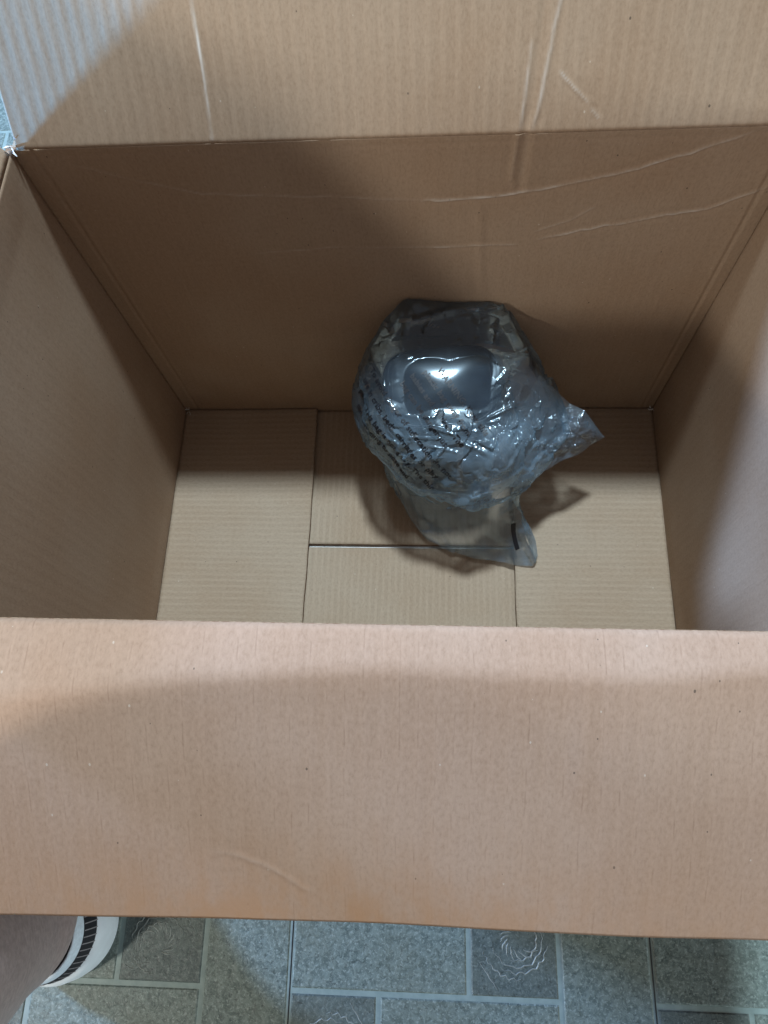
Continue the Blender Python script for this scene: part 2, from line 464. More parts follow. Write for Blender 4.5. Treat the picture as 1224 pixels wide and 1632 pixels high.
# ---- top flaps. Profile along v: a rounded fold then a straight run
def flap_fns(origin, along, out, ang0, ang1, fold_r, L, sag=0.0, seed=0):
    """origin: start of the hinge line, along: hinge direction, out: horizontal outward direction.
    Board direction turns from ang0 to ang1 (radians above horizontal outward; 90 = straight up) over a fold of radius fold_r."""
    origin = np.array(origin, float); along = np.array(along, float); out = np.array(out, float); up = np.array((0, 0, 1.0))
    arc = abs(ang1 - ang0) * fold_r
    S = np.linspace(0, L + arc, 400)
    A = np.where(S < arc, ang0 + (ang1 - ang0) * np.clip(S / max(arc, 1e-6), 0, 1), ang1 - sag * np.clip((S - arc) / L, 0, 1))
    ds = S[1] - S[0]
    px = np.concatenate([[0], np.cumsum(np.cos((A[1:] + A[:-1]) / 2)) * ds]); pz = np.concatenate([[0], np.cumsum(np.sin((A[1:] + A[:-1]) / 2)) * ds])
    def point(U, V):
        a = np.interp(V, S, px); b = np.interp(V, S, pz)
        return origin + U[..., None] * along + a[..., None] * out + b[..., None] * up
    def nrm(U, V):
        a = np.interp(V, S, A)
        return -np.sin(a)[..., None] * out + np.cos(a)[..., None] * up
    return point, nrm, L + arc

# back flap: leans back, 55 deg above horizontal
p, nn, L = flap_fns((0, D, H), (1, 0, 0), (0, 1, 0), rad(90), rad(55), 0.004, LF)
bfc = [
    (jitter_line([(0.1335, 0.16), (0.1335, 0.074), (0.1345, 0.043), (0.1335, 0.002)], 0.00015, 8, 8), 0.0006, 0.0013, 1.0, 1),
    (jitter_line([(0.346, 0.08), (0.341, 0.048), (0.3375, 0.024), (0.3335, 0.000)], 0.0002, 6, 9), 0.0013, 0.0016, 0.45),
    (jitter_line([(0.330, 0.05), (0.3285, 0.031), (0.326, 0.000)], 0.0002, 6, 10), 0.0010, 0.0014, 0.40),
    ([(0.336, 0.07), (0.333, 0.03), (0.3295, 0.0)], -0.0012, 0.0028, 0.0, 1),
    (jitter_line([(0.346, 0.033), (0.356, 0.024), (0.366, 0.015)], 0.0002, 4, 11), 0.0006, 0.001, 0.6),
    ([(0.367, 0.013), (0.373, 0.007)], 0.0005, 0.0009, 0.5),
    ([(0.20, 0.16), (0.205, 0.0)], 0.0004, 0.004, 0.0, 1),
]
panel('flap', box, p, nn, 0.004, W - 0.004, 0, L, 0.00125, mat_flap_back, bfc, 0.0012, 12)
# front flap: folded outwards, hanging 25 deg below horizontal
def front_flap_fns():
    """the board was bent a second time a few centimetres from the fold, along an uneven line"""
    xs = [0, .059, .15, .249, .30, .352, .40, .43, .5]; sb = [.050, .042, .030, .0215, .0225, .028, .0215, .018, .018]  # bend line, set where a cast shadow's edge would fall
    L_ = 0.160; r0 = 0.004
    S_ = np.linspace(0, L_ + 0.01, 500); ds = S_[1] - S_[0]
    cache = {}
    def prof(x):
        k = round(float(x), 5)
        if k not in cache:
            b0 = float(np.mean([np.interp(k + q, xs, sb) for q in np.linspace(-.05, .05, 21)])) + 0.0004 * math.sin(k * 70)
            arc = r0 * rad(86)
            A_ = np.interp(S_, [0, arc, b0 - 0.003, b0 + 0.0055, L_], [rad(90), rad(4), rad(2), rad(-30.0), rad(-33)])
            py_ = np.concatenate([[0], np.cumsum(np.cos((A_[1:] + A_[:-1]) / 2)) * ds]); pz_ = np.concatenate([[0], np.cumsum(np.sin((A_[1:] + A_[:-1]) / 2)) * ds])
            cache[k] = (A_, py_, pz_)
        return cache[k]
    def point(U, V):
        o_ = np.empty(U.shape + (3,))
        for i in range(U.shape[0]):
            A_, py_, pz_ = prof(U[i, 0])
            o_[i, :, 0] = U[i]; o_[i, :, 1] = -np.interp(V[i], S_, py_); o_[i, :, 2] = H - 0.0035 + np.interp(V[i], S_, pz_)
        return o_
    def nrm(U, V):
        o_ = np.zeros(U.shape + (3,))
        for i in range(U.shape[0]):
            a_ = np.interp(V[i], S_, prof(U[i, 0])[0])
            o_[i, :, 1] = np.sin(a_); o_[i, :, 2] = np.cos(a_)
        return o_
    return point, nrm, L_
p, nn, L = front_flap_fns()
ffc = [
    (jitter_line([(0.167, 0.121), (0.180, 0.123), (0.192, 0.128), (0.204, 0.134), (0.211, 0.140), (0.217, 0.143)], 0.0003, 4, 13), 0.0003, 0.0014, 0.13),
    ([(0.345, 0.0), (0.346, 0.05), (0.345, 0.09)], 0.0003, 0.004, 0.0),
    
    
]
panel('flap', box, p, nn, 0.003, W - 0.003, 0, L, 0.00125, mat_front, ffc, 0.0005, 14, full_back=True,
      bounce_tint=lambda U, V: 1.0 * np.exp(-((L - V) / 0.034) ** 1.4) * (0.40 + 0.60 * np.exp(-((U - 0.20) / 0.13) ** 2)))  # warm bounce painted along the lower end
# side flaps
p, nn, L = flap_fns((0, 0, H), (0, 1, 0), (-1, 0, 0), rad(90), rad(57), 0.004, LF)
panel('flap', box, p, nn, 0.004, D - 0.004, 0, L, 0.004, mat_flap_back, (), 0.001, 15)
p, nn, L = flap_fns((W, 0, H), (0, 1, 0), (1, 0, 0), rad(90), rad(-20), 0.004, LF)
panel('flap', box, p, nn, 0.004, D - 0.004, 0, L, 0.004, mat_flap_back, (), 0.001, 16)

# ---- bottom flaps: two wide ones below (meeting in the middle), two short ones on top
zb = -T - 0.0006
panel('bottom_flap', box, lambda U, V: np.stack([U, V, np.full(U.shape, zb)], -1), const((0, 0, 1)), 0.0002, W - 0.0002, 0.0002, D / 2 - 0.0032, 0.003, mat_bottom, (), 0.0004, 21)
panel('bottom_flap', box, lambda U, V: np.stack([U, V, np.full(U.shape, zb)], -1), const((0, 0, 1)), 0.001, W - 0.001, D / 2 + 0.0004, D - 0.0002, 0.003, mat_bottom, (), 0.0004, 22)
def short_flap(x_in, x_out, seed, lift):
    s = 1 if x_out > x_in else -1
    def pt(U, V):   # U along y (flute spacing), V along x
        t = V / abs(x_out - x_in)
        e = 0.0005 * np.sin(U * 21 + seed) + 0.0002 * np.sin(U * 120 + seed * 3)
        return np.stack([x_in + (x_out - x_in) * t + s * e * t, U, lift * t ** 2 + 0.0 * U], -1)
    panel('bottom_flap', box, pt, const((0, 0, 1)), 0.0006, D - 0.0006, 0.0, abs(x_out - x_in), 0.003, mat_bottom, (), 0.0006, seed)
short_flap(0.0003, 0.1465, 23, 0.0022)
short_flap(W - 0.0003, 0.3525, 24, 0.0030)
# packing tape under the middle joint
m_tape = plain('white_packing_tape', (0.62, 0.63, 0.61), 0.5, 90, 0.15)
bm = bmesh.new()
bmesh.ops.create_cube(bm, size=1, matrix=Matrix.Translation((W / 2, D / 2, zb - T - 0.0012)) @ Matrix.Diagonal((W - 0.01, 0.05, 0.0006, 1)))
me = bpy.data.meshes.new('tape'); bm.to_mesh(me); bm.free(); me.materials.append(m_tape)
link_mesh('tape', me, box)
# white flecks: ripped paper at the top corner, painted light leaks at bottom corners
m_paper_leak = plain('paper_leak_white', (0.86, 0.86, 0.84), 0.9, 300, 0.08)
def paper_leak_flecks(cx, cy, cz, size, seed, k=5):
    r = random.Random(seed); bm = bmesh.new()
    for i in range(k):
        d = Vector((r.uniform(-1, 1), r.uniform(-1, 0.4), r.uniform(-.5, 1))).normalized()
        c0 = Vector((cx, cy, cz)) + Vector((r.uniform(-1, 1), r.uniform(-1, 1), r.uniform(-1, 1))) * size * 0.35
        w = Vector((r.uniform(-1, 1), r.uniform(-1, 1), r.uniform(-1, 1))).cross(d).normalized() * size * 0.16
        bend = Vector((r.uniform(-1, 1), r.uniform(-1, 1), r.uniform(-1, 1))) * size * 0.22
        a = [c0 - w, c0 + w, c0 + d * size * 0.5 + bend + w * 0.8, c0 + d * size + w * 0.15, c0 + d * size - w * 0.15, c0 + d * size * 0.5 + bend - w * 0.8]
        top = [bm.verts.new(v) for v in a]
        nrm = w.cross(d).normalized() * size * 0.04
        bot = [bm.verts.new(v - nrm) for v in a]
        bm.faces.new((top[0], top[1], top[2], top[5])); bm.faces.new((top[5], top[2], top[3], top[4]))
        bm.faces.new((bot[5], bot[2], bot[1], bot[0])); bm.faces.new((bot[4], bot[3], bot[2], bot[5]))
        for q in range(6):
            bm.faces.new((top[q], bot[q], bot[(q + 1) % 6], top[(q + 1) % 6]))
    me = bpy.data.meshes.new('paper_leak_fleck'); bm.to_mesh(me); bm.free(); me.materials.append(m_paper_leak)
    return link_mesh('paper_leak_fleck', me, box)
paper_leak_flecks(0.001, D - 0.001, H + 0.000, 0.0065, 3, 5)
paper_leak_flecks(0.0035, D - 0.0035, 0.0035, 0.0042, 5, 5)  # light leak in the bottom corner, shown as white flecks
paper_leak_flecks(W - 0.0035, D - 0.0035, 0.0035, 0.0038, 6, 5)  # painted leak of light at the opposite bottom corner

# ================================================================== CONTAINER
def lathe_square(name, rings, mats, parent, seg=72, cx=0, cy=0, power=4.0):
    """rounded-square section loft: rings of (half width, z)"""
    vs, fs = [], []
    for (r, z) in rings:
        for k in range(seg):
            a = 2 * math.pi * k / seg; c, s = math.cos(a), math.sin(a)
            q = (abs(c) ** power + abs(s) ** power) ** (-1 / power)
            vs.append((cx + r * q * c, cy + r * q * s, z))
    for i in range(len(rings) - 1):
        for k in range(seg):
            fs.append((i * seg + k, i * seg + (k + 1) % seg, (i + 1) * seg + (k + 1) % seg, (i + 1) * seg + k))
    fs.append(tuple(range(seg))[::-1]); fs.append(tuple((len(rings) - 1) * seg + k for k in range(seg)))
    me = bpy.data.meshes.new(name); me.from_pydata(vs, [], fs); me.update()
    for p_ in me.polygons: p_.use_smooth = True
    me.materials.append(mats)
    return link_mesh(name, me, parent)

m_navy = plain('dark_navy_plastic', (0.014, 0.019, 0.026), 0.28, 80, 0.2)
m_lid = plain('black_lid_plastic', (0.006, 0.011, 0.020), 0.22, 80, 0.2, **{'Specular IOR Level': 0.06})
m_band = plain('grey_beige_band', (0.20, 0.165, 0.13), 0.6, 120, 0.15)
con = tag(empty('container', (0.283, 0.235, 0.0005)), 'dark navy plastic container with rounded corners standing inside the clear bag', 'container')
con.rotation_euler = (rad(-2.0), rad(-1.0), rad(5)); con.scale = (1.05, 0.76, 1.0)
body = lathe_square('body', [(0.030, 0.0), (0.040, 0.0008), (0.0432, 0.004), (0.0440, 0.012), (0.0445, 0.120), (0.0440, 0.126), (0.040, 0.128)], m_navy, con)
def slant(o, k):
    for v in o.data.vertices: v.co.z += k * v.co.y * min(1.0, max(0.0, (v.co.z - 0.128) / 0.02))
lid = lathe_square('lid', [(0.0455, 0.128), (0.0472, 0.1295), (0.0476, 0.134), (0.0476, 0.150), (0.0462, 0.1545), (0.0435, 0.1565), (0.0420, 0.1565), (0.0405, 0.1548), (0.0390, 0.1546), (0.034, 0.1572), (0.027, 0.1598), (0.018, 0.1620), (0.009, 0.1632), (0.003, 0.1635)], m_lid, con)
slant(lid, 0.20)
for bx in (-0.016, 0.012):
    bm = bmesh.new()
    bmesh.ops.create_cube(bm, size=1, matrix=Matrix.Translation((bx, -0.0446, 0.066)) @ Matrix.Diagonal((0.0055, 0.0016, 0.115, 1)))
    bmesh.ops.bevel(bm, geom=bm.edges[:], offset=0.0006, segments=2, affect='EDGES')
    me = bpy.data.meshes.new('rib'); bm.to_mesh(me); bm.free(); me.materials.append(m_band)
    link_mesh('rib', me, con)

# ================================================================== PLASTIC BAG
def film_material():
    m, nt, out = new_mat('clear_polythene_film'); n = N(nt)
    tc = n('TexCoord').outputs['Object']
    lw = n('LayerWeight'); lw.inputs['Blend'].default_value = 0.40
    tr = n('BsdfTransparent'); tr.inputs[0].default_value = (0.95, 0.965, 0.975, 1)
    gl = n('BsdfGlossy'); gl.inputs['Roughness'].default_value = 0.12; gl.inputs[0].default_value = (0.74, 0.90, 1, 1)
    df = n('BsdfDiffuse'); df.inputs[0].default_value = (0.52, 0.77, 1.0, 1)
    tl = n('BsdfTranslucent'); tl.inputs[0].default_value = (0.52, 0.77, 1.0, 1)
    ms = n('MixShader'); ms.inputs[0].default_value = 0.4
    n.link(df.outputs[0], ms.inputs[1]); n.link(tl.outputs[0], ms.inputs[2])
    haze = n.noise(tc, 30, 3, 0.65)
    ha = n('Attribute', attribute_name='haze').outputs['Fac']
    hz = n.math('ADD', n.math('MULTIPLY', ha, n.math('MULTIPLY_ADD', n.ramp(haze, 0.3, 0.7), 0.7, 0.65)), n.math('MULTIPLY', n.math('POWER', lw.outputs['Facing'], 2.6), 0.30))
    m1 = n('MixShader'); n.link(hz, m1.inputs[0]); n.link(tr.outputs[0], m1.inputs[1]); n.link(ms.outputs[0], m1.inputs[2])
    gf = n.math('MULTIPLY_ADD', n.math('POWER', lw.outputs['Fresnel'], 1.2), 0.62, 0.075, clamp=True)
    g2 = n('BsdfGlossy'); g2.inputs['Roughness'].default_value = 0.30; g2.inputs[0].default_value = (0.74, 0.90, 1, 1)
    gg = n('MixShader'); gg.inputs[0].default_value = 0.16; n.link(gl.outputs[0], gg.inputs[1]); n.link(g2.outputs[0], gg.inputs[2])
    m2 = n('MixShader'); n.link(gf, m2.inputs[0]); n.link(m1.outputs[0], m2.inputs[1]); n.link(gg.outputs[0], m2.inputs[2])
    n.link(m2.outputs[0], out.inputs[0])
    return m
m_film = film_material()

def cr_closed(P, n_out, tens=0.5):
    """closed Catmull-Rom through P (k,3) sampled n_out times, by point index"""
    k = len(P); t = np.linspace(0, k, n_out, endpoint=False); i = t.astype(int); f = (t - i)[:, None]
    p0, p1, p2, p3 = P[(i - 1) % k], P[i % k], P[(i + 1) % k], P[(i + 2) % k]
    m1 = tens * (p2 - p0); m2 = tens * (p3 - p1)
    return (2 * f**3 - 3 * f**2 + 1) * p1 + (f**3 - 2 * f**2 + f) * m1 + (-2 * f**3 + 3 * f**2) * p2 + (f**3 - f**2) * m2

def cr_open(P, n_out, tens=0.4):
    k = len(P); t = np.linspace(0, k - 1.0001, n_out); i = t.astype(int); f = (t - i)
    f = f.reshape((-1,) + (1,) * (P.ndim - 1))
    g = lambda j: P[np.clip(j, 0, k - 1)]
    p0, p1, p2, p3 = g(i - 1), g(i), g(i + 1), g(i + 2)
    m1 = tens * (p2 - p0); m2 = tens * (p3 - p1)
    return (2 * f**3 - 3 * f**2 + 1) * p1 + (f**3 - 2 * f**2 + f) * m1 + (-2 * f**3 + 3 * f**2) * p2 + (f**3 - f**2) * m2

#      F                    FR                   FR2                  R(tail)              RB                   BR                   B                    BL                   L                    LF                   FL
RINGS = [
    [(.305, .140, .002), (.345, .133, .003), (.369, .130, .006), (.358, .180, .008), (.345, .245, .006), (.330, .282, .006), (.285, .292, .006), (.240, .284, .006), (.232, .245, .006), (.240, .195, .006), (.268, .157, .003)],
    [(.304, .150, .018), (.340, .148, .020), (.366, .150, .022), (.352, .190, .024), (.342, .245, .022), (.332, .284, .024), (.285, .294, .024), (.235, .287, .024), (.228, .245, .026), (.234, .200, .030), (.265, .166, .020)],
    [(.303, .168, .050), (.330, .167, .052), (.349, .172, .055), (.349, .200, .058), (.344, .245, .056), (.334, .286, .056), (.285, .296, .056), (.229, .290, .056), (.219, .248, .060), (.224, .216, .066), (.258, .178, .056)],
    [(.305, .176, .082), (.328, .174, .082), (.347, .180, .080), (.352, .205, .082), (.350, .245, .084), (.340, .287, .085), (.285, .298, .085), (.222, .292, .086), (.210, .250, .088), (.215, .223, .090), (.253, .184, .086)],
    [(.306, .158, .094), (.332, .168, .092), (.356, .182, .090), (.388, .222, .092), (.380, .252, .100), (.358, .288, .106), (.285, .299, .108), (.216, .294, .108), (.203, .254, .110), (.209, .224, .108), (.250, .176, .098)],
    [(.304, .166, .112), (.330, .174, .114), (.356, .192, .116), (.378, .230, .114), (.376, .262, .116), (.354, .292, .126), (.285, .300, .130), (.214, .296, .128), (.203, .258, .130), (.213, .222, .126), (.252, .180, .116)],
    [(.300, .176, .140), (.325, .182, .142), (.345, .200, .142), (.364, .236, .138), (.366, .270, .138), (.344, .296, .146), (.285, .301, .152), (.219, .298, .146), (.210, .262, .146), (.222, .218, .146), (.256, .184, .142)],
    [(.294, .190, .150), (.316, .193, .151), (.333, .206, .153), (.346, .240, .158), (.350, .275, .160), (.334, .299, .172), (.290, .301, .176), (.240, .300, .176), (.227, .264, .166), (.236, .216, .157), (.262, .194, .152)],
    [(.291, .202, .158), (.308, .205, .158), (.318, .218, .160), (.326, .244, .165), (.332, .276, .170), (.322, .301, .185), (.290, .301, .184), (.252, .302, .189), (.240, .266, .172), (.246, .224, .162), (.268, .205, .159)],
    [(.286, .226, .1655), (.294, .228, .1655), (.300, .236, .1665), (.302, .246, .167), (.304, .262, .172), (.300, .276, .177), (.288, .280, .179), (.274, .276, .177), (.264, .258, .171), (.266, .240, .1675), (.276, .228, .166)],
    [(.284, .246, .1700)] * 11,
]
RINGS = np.array(RINGS, float)
NU, NV = 460, 330
R1 = np.stack([cr_closed(r, NU, 0.16) for r in RINGS])          # (levels, NU, 3)
S = cr_open(R1, NV, 0.28)                                          # (NV, NU, 3)

def tri(x):                                                         # triangle wave -1..1 with sharp ridges
    return 2 * np.abs(2 * (x - np.floor(x + 0.5))) - 1

def vnoise(P, f, seed):
    off = Vector((seed * 3.7, seed * 1.3, seed * 7.1))
    return np.array([noise.noise(Vector(p) * f + off) for p in P])

def vcell(P, f, seed):
    """F2-F1: sharp-edged crumple cells"""
    off = Vector((seed * 3.7, seed * 1.3, seed * 7.1))
    o = np.empty(len(P))
    for i, p in enumerate(P):
        d = noise.voronoi(Vector(p) * f + off)[0]
        o[i] = d[0]
    return o

def vfacet(P, f, seed, tilt):
    """flat facets: every cell of a random cell pattern is a tilted plane, joined along sharp creases"""
    off = Vector((seed * 3.7, seed * 1.3, seed * 7.1)); o = np.empty(len(P))
    for i, p in enumerate(P):
        q = Vector(p) * f + off
        d, c = noise.voronoi(q)
        # blend of the two nearest cells' planes, folded where they meet
        v = []
        for k in range(3):
            h1 = math.sin(c[k].x * 12.99 + c[k].y * 78.2 + c[k].z * 37.7) * 43758.5; h2 = math.sin(c[k].x * 39.3 + c[k].y * 11.1 + c[k].z * 83.1) * 24634.6; h3 = math.sin(c[k].x * 73.1 + c[k].y * 52.2 + c[k].z * 9.7) * 13758.5
            g = Vector((h1 - math.floor(h1) - .5, h2 - math.floor(h2) - .5, h3 - math.floor(h3) - .5)) * 2 * tilt
            v.append((q - c[k]).dot(g) - 0.35 * d[k])
        o[i] = max(v)
    return o

def crumple(S, seed=1):
    shp = S.shape
    du = np.roll(S, -1, 1) - np.roll(S, 1, 1); dv = np.gradient(S, axis=0)
    Nn = np.cross(du, dv); Nn = Nn / np.maximum(np.linalg.norm(Nn, axis=-1, keepdims=True), 1e-12)
    P = S.reshape(-1, 3)
    w1 = vnoise(P, 24, seed); w2 = vnoise(P, 24, seed + 1); m1 = vnoise(P, 15, seed + 2); m2 = vnoise(P, 30, seed + 3)
    Pw = P + 0.006 * np.stack([w1, w2, m1], -1)
    big = vfacet(Pw, 24, seed + 4, 0.75).reshape(shp[:2])          # ~40 mm facets
    mid = vfacet(Pw, 60, seed + 6, 0.8).reshape(shp[:2])           # ~17 mm
    fin = vfacet(Pw, 150, seed + 9, 0.9).reshape(shp[:2])          # ~7 mm
    return Nn, big, mid, fin, m1.reshape(shp[:2]), m2.reshape(shp[:2]), w1.reshape(shp[:2]), w2.reshape(shp[:2])

Nn, big, mid, fin, m1, m2, w1, w2 = crumple(S, 3)
vv = np.linspace(0, 1, NV)[:, None]; uu = np.linspace(0, 1, NU, endpoint=False)[None, :]
x_, y_, z_ = S[..., 0], S[..., 1], S[..., 2]
tailp = np.array((.426, .228, .088)); dt = S - tailp; rt = np.linalg.norm(dt, axis=-1)
skirt = np.clip(1 - vv / 0.32, 0, 1)
taut = np.exp(-(((x_ - .285) / .046) ** 4 + ((y_ - .238) / .034) ** 4)) * np.clip((z_ - .135) / .015, 0, 1)   # stretched over the lid
front = np.clip((z_ - .07) / .03, 0, 1) * np.clip((.235 - y_) / .03, 0, 1)                                     # crinkled front shoulder
rough = np.clip(0.35 + 0.75 * front + 0.8 * m1, 0.1, 1.2) * (1 - 0.95 * taut)
hh = 0.0085 * (big + 0.25) * (1 - 0.93 * taut) * (1 - 0.5 * skirt)
hh += 0.0046 * (mid + 0.25) * np.clip(rough - 0.15, 0, 1) * (1 - 0.65 * skirt)
hh += 0.0015 * (fin + 0.25) * np.clip(rough - 0.5, 0, 1) * np.clip(front + m2, 0, 1.2) * (1 - 0.8 * skirt)
# pleats running to the tail
ang = np.arctan2(dt[..., 2] - 0.25 * dt[..., 0], -dt[..., 0] + 0.3 * dt[..., 1])
near = np.exp(-(rt / 0.085) ** 2) * np.clip(rt / 0.03, 0, 1)
hh = hh * (1 - 0.5 * np.exp(-(rt / 0.04) ** 2)) + 0.0016 * tri(ang * 2.4 + 0.3 + 0.3 * w1) * near
# loose skirt: long vertical folds
hh = hh + 0.0030 * tri(uu * 13 + 0.25 * np.sin(vv * 9) + 0.5 * w2) * skirt * np.clip(vv / 0.04, 0.25, 1)
# long gathered folds across the shoulder and behind the lid
def fold(a, b, hgt, wid):
    a = np.array(a); b = np.array(b); ab = b - a; t = np.clip(((S - a) @ ab) / (ab @ ab), 0, 1)
    d = np.linalg.norm(S - a - t[..., None] * ab, axis=-1) + 0.0006 * w1
    return hgt * np.maximum(0, 1 - d / wid) * np.clip(np.minimum(t, 1 - t) / 0.15, 0, 1)
for a_, b_, h_, w_ in [((.262, .176, .142), (.345, .225, .150), .0042, .0050), ((.268, .190, .150), (.338, .238, .156), .0030, .0035), ((.262, .168, .118), (.330, .182, .128), .0030, .0040),
                       ((.232, .276, .172), (.330, .284, .176), .0030, .0030), ((.236, .284, .178), (.300, .298, .186), .0040, .0050), ((.222, .262, .150), (.262, .292, .176), .0030, .0040),
                       ((.345, .196, .128), (.404, .232, .098), .0028, .0035), ((.330, .182, .110), (.392, .214, .094), .0024, .0035), ((.352, .245, .140), (.366, .200, .110), .0028, .0040),
                       ((.215, .226, .140), (.250, .186, .110), .0022, .0035), ((.246, .262, .166), (.254, .300, .190), .0030, .0035), ((.270, .268, .166), (.262, .300, .186), .0022, .0030), ((.318, .262, .164), (.322, .300, .185), .0030, .0035), ((.296, .266, .166), (.316, .298, .182), .0022, .0030), ((.252, .186, .135), (.300, .172, .120), .0026, .0030), ((.300, .176, .130), (.344, .196, .124), .0028, .0030), ((.212, .240, .100), (.248, .190, .060), .0022, .0030), ((.328, .176, .060), (.352, .160, .018), .0026, .0030), ((.242, .190, .080), (.262, .172, .020), .0026, .0040), ((.290, .178, .075), (.300, .160, .020), .0030, .0040)]:
    hh = hh + fold(a_, b_, h_, w_)
rf = np.random.default_rng(21)
cand = np.argwhere((z_ > .075) & (z_ < .165) & (y_ < .262) & (vv < .8) & (taut < .5))
nf = 0
while nf < 24:                                                  # many short sharp creases over the loose film
    a_ = S[tuple(cand[rf.integers(len(cand))])]; b_ = S[tuple(cand[rf.integers(len(cand))])]
    if not 0.015 < np.linalg.norm(a_ - b_) < 0.05: continue
    hh = hh + fold(a_, b_, rf.uniform(.0010, .0026), rf.uniform(.0018, .0034)); nf += 1
hh = hh * np.clip((0.97 - vv) / 0.08, 0, 1)
sgn = np.sign(np.sum(Nn * (S - np.array((.285, .235, .09))), axis=-1).mean())
X = S + Nn * (hh * sgn)[..., None]
# keep clear of the wall, the floor and the container inside
X[..., 1] = np.minimum(X[..., 1], D - 0.0018)
X[..., 2] = np.maximum(X[..., 2], 0.0016)
ccx, ccy, hw = 0.283, 0.235, 0.0505
qx, qy = X[..., 0] - ccx, X[..., 1] - ccy
ca, sa = math.cos(rad(5)), math.sin(rad(5))
lx, ly = (qx * ca + qy * sa) / 1.05, (-qx * sa + qy * ca) / 0.76
rr = (np.abs(lx) ** 4 + np.abs(ly) ** 4) ** 0.25
topz = 0.1702 - 0.0070 * np.clip(rr / 0.042, 0, 1.1) ** 2 + 0.20 * ly
push = (rr < hw) & (X[..., 2] < topz)
side_push = push & (X[..., 2] < 0.148 + 0.21 * ly)
kf = np.where(side_push, hw / np.maximum(rr, 1e-4), 1.0)
X[..., 0] = np.where(side_push, ccx + qx * kf, X[..., 0]); X[..., 1] = np.where(side_push, ccy + qy * kf, X[..., 1])
X[..., 2] = np.where(push & ~side_push, topz, X[..., 2])
X[..., 1] = np.minimum(X[..., 1], D - 0.0018)

idx = np.arange(NV * NU).reshape(NV, NU); nx = np.roll(idx, -1, 1)
faces = np.stack([idx[:-1], nx[:-1], nx[1:], idx[1:]], -1).reshape(-1, 4)
me = bpy.data.meshes.new('plastic_bag')
me.from_pydata(X.reshape(-1, 3).tolist(), [], faces.tolist())
me.update(); me.polygons.foreach_set('use_smooth', np.ones(len(me.polygons), dtype=bool))
me.materials.append(m_film)
hz_ = 0.050 + 0.19 * skirt + 0.09 * np.exp(-(rt / 0.055) ** 2) + 0.20 * front * (1 - skirt) * (1 - taut)
hat = me.attributes.new('haze', 'FLOAT', 'POINT'); hat.data.foreach_set('value', hz_.reshape(-1))
bag = empty('plastic_bag', (0.285, 0.22, 0.0))
tag(bag, 'crumpled clear plastic bag with black printed warning text, lying in the box', 'plastic bag')
film = link_mesh('film', me, bag)
film.location = (-0.285, -0.22, 0)

# the bag's corner: a flattened two-layer pocket of film sticking out past the body
def corner_pocket():
    A_ = np.array((.292, .156, .101)); B_ = np.array((.366, .268, .128)); C_ = np.array((.4275, .228, .087))
    n1, n2 = 150, 150
    s_, t_ = np.meshgrid(np.linspace(0, 1, n1), np.linspace(0, 1, n2), indexing='ij')
    vs, fs = [], []
    base = (1 - s_)[..., None] * (A_ + (B_ - A_) * t_[..., None]) + s_[..., None] * C_
    base[..., 2] -= 0.010 * (1 - t_) ** 2 * np.sin(np.pi * s_)
    base[..., 2] += 0.010 * np.clip((s_ - 0.45) / 0.2, 0, 1) * np.clip((0.95 - s_) / 0.3, 0, 1) * (0.3 + 0.7 * t_)     # the tip is folded
    # ragged front hem
    hem = (1 - t_) ** 6 * (0.0014 * np.sin(s_ * 17) + 0.0012 * np.sin(s_ * 31 + 1) + 0.004) * np.sin(np.pi * s_)
    base[..., 1] -= hem
    nrm = np.cross(B_ - A_, C_ - A_); nrm /= np.linalg.norm(nrm); nrm = nrm if nrm[2] > 0 else -nrm
    P = base.reshape(-1, 3)
    big_ = vfacet(P, 50, 31, 0.9).reshape(n1, n2); mid_ = vfacet(P, 95, 37, 0.8).reshape(n1, n2)
    edge = np.sin(np.pi * np.clip(t_, 0, 1)) * np.clip((1 - s_) * 5, 0, 1)
    rays = tri(t_ * 5.0 + 0.35 * np.sin(s_ * 4)) * (1 - s_) * np.clip((1 - s_) * 4, 0, 1)
    crs = np.zeros((n1, n2)); rc = np.random.default_rng(5)
    for _ in range(26):
        i0, j0 = rc.integers(5, n1 - 25), rc.integers(5, n2 - 5); i1, j1 = rc.integers(5, n1 - 25), rc.integers(5, n2 - 5)
        a_, b_ = base[i0, j0], base[i1, j1]; ab = b_ - a_; L2 = ab @ ab
        if not 0.012 ** 2 < L2 < 0.06 ** 2: continue
        t2 = np.clip(((base - a_) @ ab) / L2, 0, 1); d2 = np.linalg.norm(base - a_ - t2[..., None] * ab, axis=-1)
        crs += rc.uniform(.0010, .0024) * np.maximum(0, 1 - d2 / rc.uniform(.0018, .0032)) * np.clip(np.minimum(t2, 1 - t2) / .15, 0, 1)
    for k, sg in enumerate((1, -1)):
        h = edge * (0.0035 * (1 - s_) + 0.0005) * sg + (0.0105 * (big_ + .2) + 0.0034 * (mid_ + .2) + crs) * edge * (1.0 if k == 0 else 0.6) + 0.0018 * rays * edge
        X_ = base + nrm * h[..., None]
        o_ = len(vs) * 0 + k * n1 * n2
        vs += X_.reshape(-1, 3).tolist()
        id_ = (np.arange(n1 * n2) + o_).reshape(n1, n2)
        fs += np.stack([id_[:-1, :-1], id_[1:, :-1], id_[1:, 1:], id_[:-1, 1:]], -1).reshape(-1, 4).tolist()
    m_ = bpy.data.meshes.new('film_corner'); m_.from_pydata(vs, [], fs); m_.update()
    m_.polygons.foreach_set('use_smooth', np.ones(len(m_.polygons), dtype=bool)); m_.materials.append(m_film)
    q_ = m_.attributes.new('haze', 'FLOAT', 'POINT'); q_.data.foreach_set('value', np.repeat([0.11, 0.03], n1 * n2))
    o = link_mesh('film_corner', m_, bag); o.location = (-0.285, -0.22, 0)
corner_pocket()
